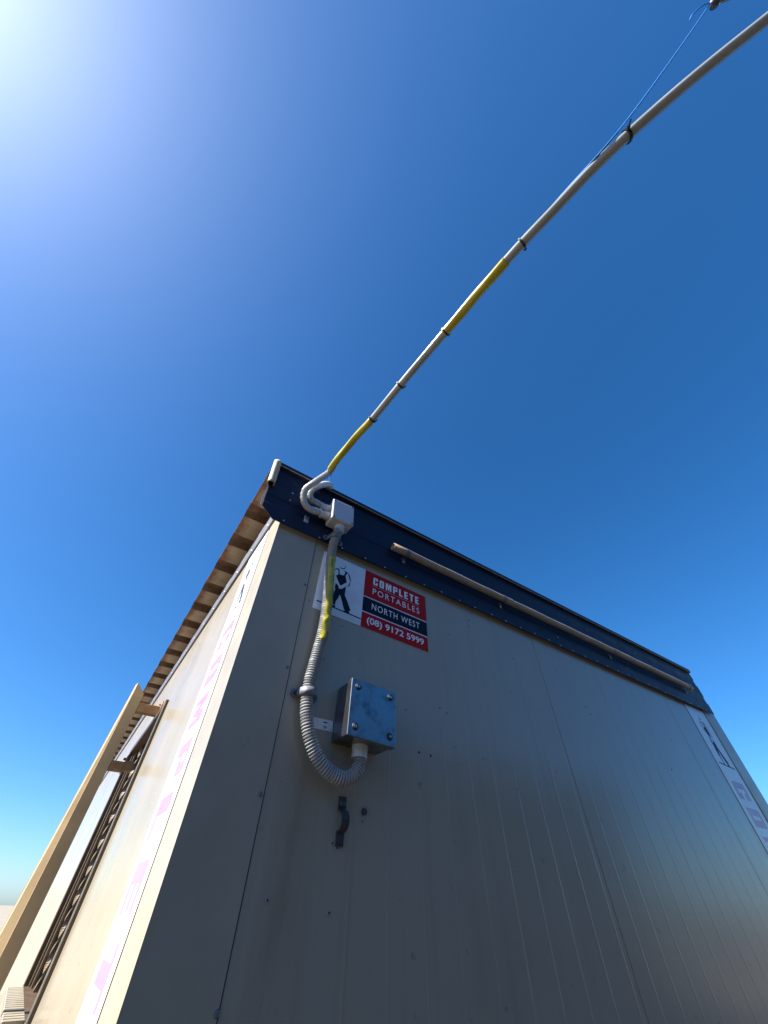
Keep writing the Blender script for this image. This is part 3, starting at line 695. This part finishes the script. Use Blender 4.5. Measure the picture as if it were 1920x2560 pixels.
tie(near((0.1530, -0.80, 2.8)), 'cable tie tail at the lower end of the upper yellow tape', -0.9, 0.006)
tie(near((0.1370, -0.574, 2.8)), 'black cable tie midway between the two yellow tapes', -1.0, 0.006)
tie(near((0.1280, -0.408, 2.803)), 'black cable tie at the upper end of the lower yellow tape', -1.0, 0.003)

# ------------------------------------------------------------------ service pole out of frame, eye bolt and blue rope
pole = tag(empty('service_pole', (0.75, -2.33, 0)), 'steel service pole behind the viewer carrying the overhead conduit', 'pole')
obj('shaft', cyl(bmesh.new(), (0, 0, 0), (0, 0, 3.80), 0.055, 0.045, 24), 'polesteel', pole)
obj('cap', dome(bmesh.new(), (0, 0, 3.801), (0, 0, 1), 0.050, 0.02, 20), 'polesteel', pole)
eb = tag(empty('eye_bolt', (0.72, -2.30, 3.76)), 'shiny round eye bolt holding the blue rope at the top edge', 'eye bolt')
kb = Vector((0.4905, -2.026, 3.748))
bm = bmesh.new(); cyl(bm, Vector((0.73, -2.31, 3.77)), kb + Vector((0.012, -0.015, 0.006)), 0.009, 0.009, 12); under(obj('shank', bm, 'dullgalv'), eb)
bm = bmesh.new(); bmesh.ops.create_uvsphere(bm, u_segments=20, v_segments=12, radius=0.017, matrix=Matrix.Translation(kb)); under(obj('ball', bm, 'darkbolt', None, True), eb)
rp = [(0.150, 0.0, 2.806), (0.140, -0.03, 2.812), (0.128, -0.075, 2.812), (0.125, -0.13, 2.826), (0.131, -0.4, 2.824), (0.140, -0.574, 2.822), (0.156, -0.79, 2.8225), (0.176, -1.04, 2.8225), (0.1975, -1.22, 2.843), (0.2225, -1.3905, 2.870), (0.352, -1.70, 3.30), tuple(kb + Vector((-0.014, 0.012, -0.012)))]
rt, _ = resample(catmull(rp), 0.01)
rope = tag(empty('blue_rope', rp[9]), 'thin blue rope running from the conduit up to the eye bolt', 'rope')
under(obj('line', sweep(rt, 0.0025, 8), 'rope', None, True), rope)
tl = [kb + Vector((-0.012, 0.012, -0.008)), Vector((0.452, -1.985, 3.71)), Vector((0.425, -1.930, 3.655)), Vector((0.412, -1.893, 3.60))]
lt, _ = resample(catmull(tl), 0.006)
under(obj('loose_tail', sweep(lt, 0.0027, 8), 'rope', None, True), rope)

# ------------------------------------------------------------------ saddles
def saddle(name, label, c, r, w, tabs, mat, bolt):
    """strap over a tube standing near the wall: c = tube centre, tube vertical"""
    t = tag(empty(name, (c[0], 0, c[2])), label, 'conduit saddle', None)
    yw = c[3]; bm = bmesh.new(); pr = []
    x0, x1 = tabs
    pr += [(x0, yw - 0.003)]
    pr += [(c[0] - r - 0.006, yw - 0.003)]
    for k in range(13):
        a = math.pi * k / 12; pr.append((c[0] - r * math.cos(a), c[1] - r * math.sin(a)))
    pr += [(c[0] + r + 0.006, yw - 0.003), (x1, yw - 0.003)]
    def nrm(i):
        a = Vector((*pr[max(0, i - 1)], 0)); b = Vector((*pr[min(len(pr) - 1, i + 1)], 0)); d = (b - a).normalized(); return Vector((d.y, -d.x))
    rows = []
    for i, (x, y) in enumerate(pr):
        n = nrm(i) * 0.0022; wz = w / 2
        rows.append([bm.verts.new((x, y, c[2] - wz)), bm.verts.new((x, y, c[2] + wz)), bm.verts.new((x + n.x, y + n.y, c[2] + wz)), bm.verts.new((x + n.x, y + n.y, c[2] - wz))])
    for a, b in zip(rows, rows[1:]):
        for q in range(4): bm.faces.new((a[q], a[(q + 1) % 4], b[(q + 1) % 4], b[q]))
    bm.faces.new(rows[0]); bm.faces.new(rows[-1])
    under(obj('strap', bm, mat, None, True), t)
    for x in (x0 - 0.001, x1 + 0.001):
        e = bmesh.new(); cyl(e, (x, yw - 0.0005, c[2]), (x, yw - 0.0048, c[2]), w * 0.52, w * 0.52, 18)
        tb = under(obj('tab', e, mat), t)
        b2 = bmesh.new(); cyl(b2, (x, yw - 0.0047, c[2]), (x, yw - 0.0047 - bolt * 0.6, c[2]), bolt, bolt * 0.9, 8)
        bo = obj('bolt', b2, 'darkbolt', tb)
    return t
saddle('conduit_saddle', 'dark saddle clamping the ribbed conduit beside the steel box', (0.2056, -0.026, 1.9470, -0.0015), 0.0185, 0.022, (0.178, 0.2335), 'dullgalv', 0.0062)
saddle('conduit_saddle', 'grey saddle clamping the conduit just below the plastic box', (0.2065, -0.0455, 2.512, -0.0225), 0.0190, 0.022, (0.1775, 0.2370), 'dullgalv', 0.004)
def clip(label, a, b, r, tab, mat='galv', cat='pipe clip'):
    a, b = Vector(a), Vector(b); t = tag(empty('pipe_clip', (a + b) / 2), label, cat, 'metal clips on the small conduits')
    under(obj('band', cyl(bmesh.new(), a, b, r, r, 24), mat, None, False), t)
    x, z, w, hh, y = tab
    if hh:
        bm = B(x - w / 2, x + w / 2, y - 0.002, y - 0.0002, z - hh / 2, z + hh / 2, bev=0.0008, seg=1); tb = under(obj('tab', bm, mat), t)
        b2 = bmesh.new(); dome(b2, (x, y - 0.0021, z - hh * 0.18), (0, -1, 0), 0.0048, 0.003); obj('screw', b2, 'rivet', tb)
clip('shiny clip round the overhead conduit end at the fascia', (0.085, -0.0533, 2.5885), (0.108, -0.0525, 2.592), 0.0142, (0.0870, 2.5605, 0.019, 0.034, -0.0222))
clip('shiny clip round the looping conduit at the fascia', (0.090, -0.0510, 2.6405), (0.113, -0.0510, 2.6385), 0.0142, (0, 0, 0, 0, 0))
# empty half saddle left on the wall
hs_ = tag(empty('half_saddle', (0.352, 0, 1.695)), 'empty dark half saddle left on the wall below the steel box', 'conduit saddle')
bm = bmesh.new(); pr = [(-0.0025, 1.741), (-0.0025, 1.714)]
for k in range(11):
    a = math.pi * k / 10; pr.append((-0.004 - 0.020 * math.sin(a), 1.695 + 0.0185 * math.cos(a)))
pr += [(-0.0025, 1.676), (-0.0025, 1.650)]
rows = []
for i, (y, z) in enumerate(pr):
    a = Vector(pr[max(0, i - 1)]); b = Vector(pr[min(len(pr) - 1, i + 1)]); d = (b - a).normalized(); n = Vector((d.y, -d.x)) * 0.0024
    x0, x1 = 0.341, 0.361
    rows.append([bm.verts.new((x0, y, z)), bm.verts.new((x1, y, z)), bm.verts.new((x1, y + n.x, z + n.y)), bm.verts.new((x0, y + n.x, z + n.y))])
for a, b in zip(rows, rows[1:]):
    for q in range(4): bm.faces.new((a[q], a[(q + 1) % 4], b[(q + 1) % 4], b[q]))
bm.faces.new(rows[0]); bm.faces.new(rows[-1])
under(obj('strap', bm, 'darkzinc', None, False), hs_)
b2 = bmesh.new(); dome(b2, (0.351, -0.0052, 1.728), (0, -1, 0), 0.0085, 0.005); under(obj('bolt', b2, 'darkbolt'), hs_)
lb = bmesh.new(); cyl(lb, (0, -0.0012, 0), (0, -0.0060, 0), 0.0075, 0.0068, 8)
lb = obj('loose_bolt', lb, 'darkbolt'); lb.location = (0.4151, 0, 1.7184); tag(lb, 'dark bolt head alone in the wall beside the half saddle', 'bolt')
# printed sticker between conduit and steel box
st = tag(empty('printed_sticker', (0.274, -0.0004, 1.8885)), 'small white printed sticker between the ribbed conduit and steel box', 'sticker')
st.rotation_euler = (0, R(-1.0), 0)
obj('paper', B(-0.030, 0.0295, -0.0009, 0.0, -0.0125, 0.0135), 'signwhite', st)
bm = bmesh.new()
for x, z, w, hh in ((0.004, 0.006, 0.008, 0.003), (0.010, 0.006, 0.003, 0.004), (0.006, -0.003, 0.010, 0.0013), (0.007, -0.0055, 0.012, 0.0012), (0.006, -0.008, 0.009, 0.0012), (0.0245, -0.008, 0.003, 0.002), (-0.017, 0.007, 0.0008, 0.005)):
    box(bm, x - w / 2, x + w / 2, -0.0012, -0.00095, z - hh / 2, z + hh / 2)
obj('print', bm, 'black', st)

# ------------------------------------------------------------------ long aged pipe clipped along the fascia
lpipe = tag(empty('fascia_pipe', (0.47, -0.047, 2.606)), 'long sun-aged tan pipe clipped along the navy fascia', 'pipe')
bm = bmesh.new(); a, b = Vector((0.4735, -0.050, 2.6020)), Vector((2.935, -0.050, 2.6010))
n = 30; ctr = [a.lerp(b, i / n) + Vector((0, 0, 0.002 * math.sin(i * 1.9) * 0.6)) for i in range(n + 1)]
bm = sweep(ctr, 0.0162, 24, False)
ob = obj('tube', bm, 'tanpipe', None, True); under(ob, lpipe)
so_ = ob.modifiers.new('wall', 'SOLIDIFY'); so_.thickness = 0.0022; so_.offset = -1
for x in (0.548, 1.140, 2.045, 2.90):
    bm = bmesh.new(); cyl(bm, (x - 0.010, -0.050, 2.6018), (x + 0.010, -0.050, 2.6018), 0.0180, 0.0180, 24, False)
    under(obj('clip_band', bm, 'dullgalv', None, True), lpipe)
    bm = B(x - 0.009, x + 0.009, -0.0245, -0.0225, 2.562, 2.592, bev=0.0008, seg=1); tb = under(obj('clip_tab', bm, 'dullgalv'), lpipe)
    b2 = bmesh.new(); dome(b2, (x, -0.0246, 2.572), (0, -1, 0), 0.0050, 0.003); obj('screw', b2, 'rivet', tb)
for x in (1.165, 2.07):
    bm = bmesh.new(); cyl(bm, (x - 0.03, -0.050, 2.6018), (x + 0.03, -0.050, 2.6018), 0.0174, 0.0174, 24, False); under(obj('coupling', bm, 'tanpipe', None, True), lpipe)
# split pipe pushed over the end of the fascia
ep = bmesh.new(); q0, q1 = Vector((-0.0845, -0.030, 2.650)), Vector((-0.0905, -0.034, 2.784))
ctr = [q0.lerp(q1, i / 12) for i in range(13)]
ep = sweep(ctr, 0.0150, 24, False)
epo = tag(empty('edge_guard_pipe', q0), 'short cream split pipe capping the left end of the fascia', 'pipe')
o = under(obj('tube', ep, 'cappipe', None, True), epo); s_ = o.modifiers.new('wall', 'SOLIDIFY'); s_.thickness = 0.002; s_.offset = -1
under(obj('end_cap', dome(bmesh.new(), q1, q1 - q0, 0.0150, 0.006, 24), 'cappipe', None, True), epo)

# ------------------------------------------------------------------ unseen shed added behind the viewer to block sky light from the front wall
shed = tag(empty('added_sky_block_shed', (0, -4.3, 0)), 'unseen dark brown shed added behind the viewer to block sky light', 'shed')
def shed_wall():
    bm = bmesh.new(); x = -10.0; pr = []
    while x < 9.0:
        pr += [(x, 0.0), (x + 0.10, 0.0), (x + 0.13, -0.03), (x + 0.19, -0.03), (x + 0.22, 0.0)]; x += 0.22
    lo = [bm.verts.new((a, b, 0.0)) for a, b in pr]; hi = [bm.verts.new((a, b, 3.25)) for a, b in pr]
    for i in range(len(pr) - 1):
        if (Vector(pr[i]) - Vector(pr[i + 1])).length > 1e-6: bm.faces.new((lo[i], lo[i + 1], hi[i + 1], hi[i]))
    return bm
obj('wall_cladding', shed_wall(), 'shedbrown', shed)
obj('body', B(-10.0, 9.0, -6.5, -0.06, 0.0, 3.2), 'shedbrown', shed)
obj('roof', B(-10.2, 9.2, -6.7, 0.1, 3.252, 3.33), 'shedbrown', shed)
obj('roller_door', B(1.6, 4.6, 0.002, 0.03, 0.0, 2.7), 'gap', shed)

# ------------------------------------------------------------------ unseen bush added to make a dark patch reflected in the glossy wall
rnd = random.Random(4)
bu = tag(empty('added_reflection_bush', (2.0 + 0.911 * 20, -0.412 * 20, 0)), 'unseen round dark bush added for the patch reflected in the wall', 'bush')
bm = bmesh.new()
for k in range(3000):
    d = Vector((rnd.gauss(0, 1), rnd.gauss(0, 1), rnd.gauss(0, 1))).normalized() * (0.82 * rnd.random() ** 0.33)
    c = Vector((d.x, d.y, 1.12 + d.z * 0.95)); s = rnd.uniform(0.05, 0.1)
    u = Vector((rnd.gauss(0, 1), rnd.gauss(0, 1), rnd.gauss(0, 1))).normalized(); v = u.orthogonal().normalized()
    bm.faces.new([bm.verts.new(c + u * s * a + v * s * 0.45 * b_) for a, b_ in ((-1, 0), (0, -1), (1, 0), (0, 1))])
obj('crown', bm, 'leaf', bu)
tk = bmesh.new()
for k in range(5):
    a = k * 1.26; cyl(tk, (0, 0, 0), (0.35 * math.cos(a), 0.35 * math.sin(a), 0.9), 0.05, 0.015, 8)
obj('trunk', tk, 'bark', bu)
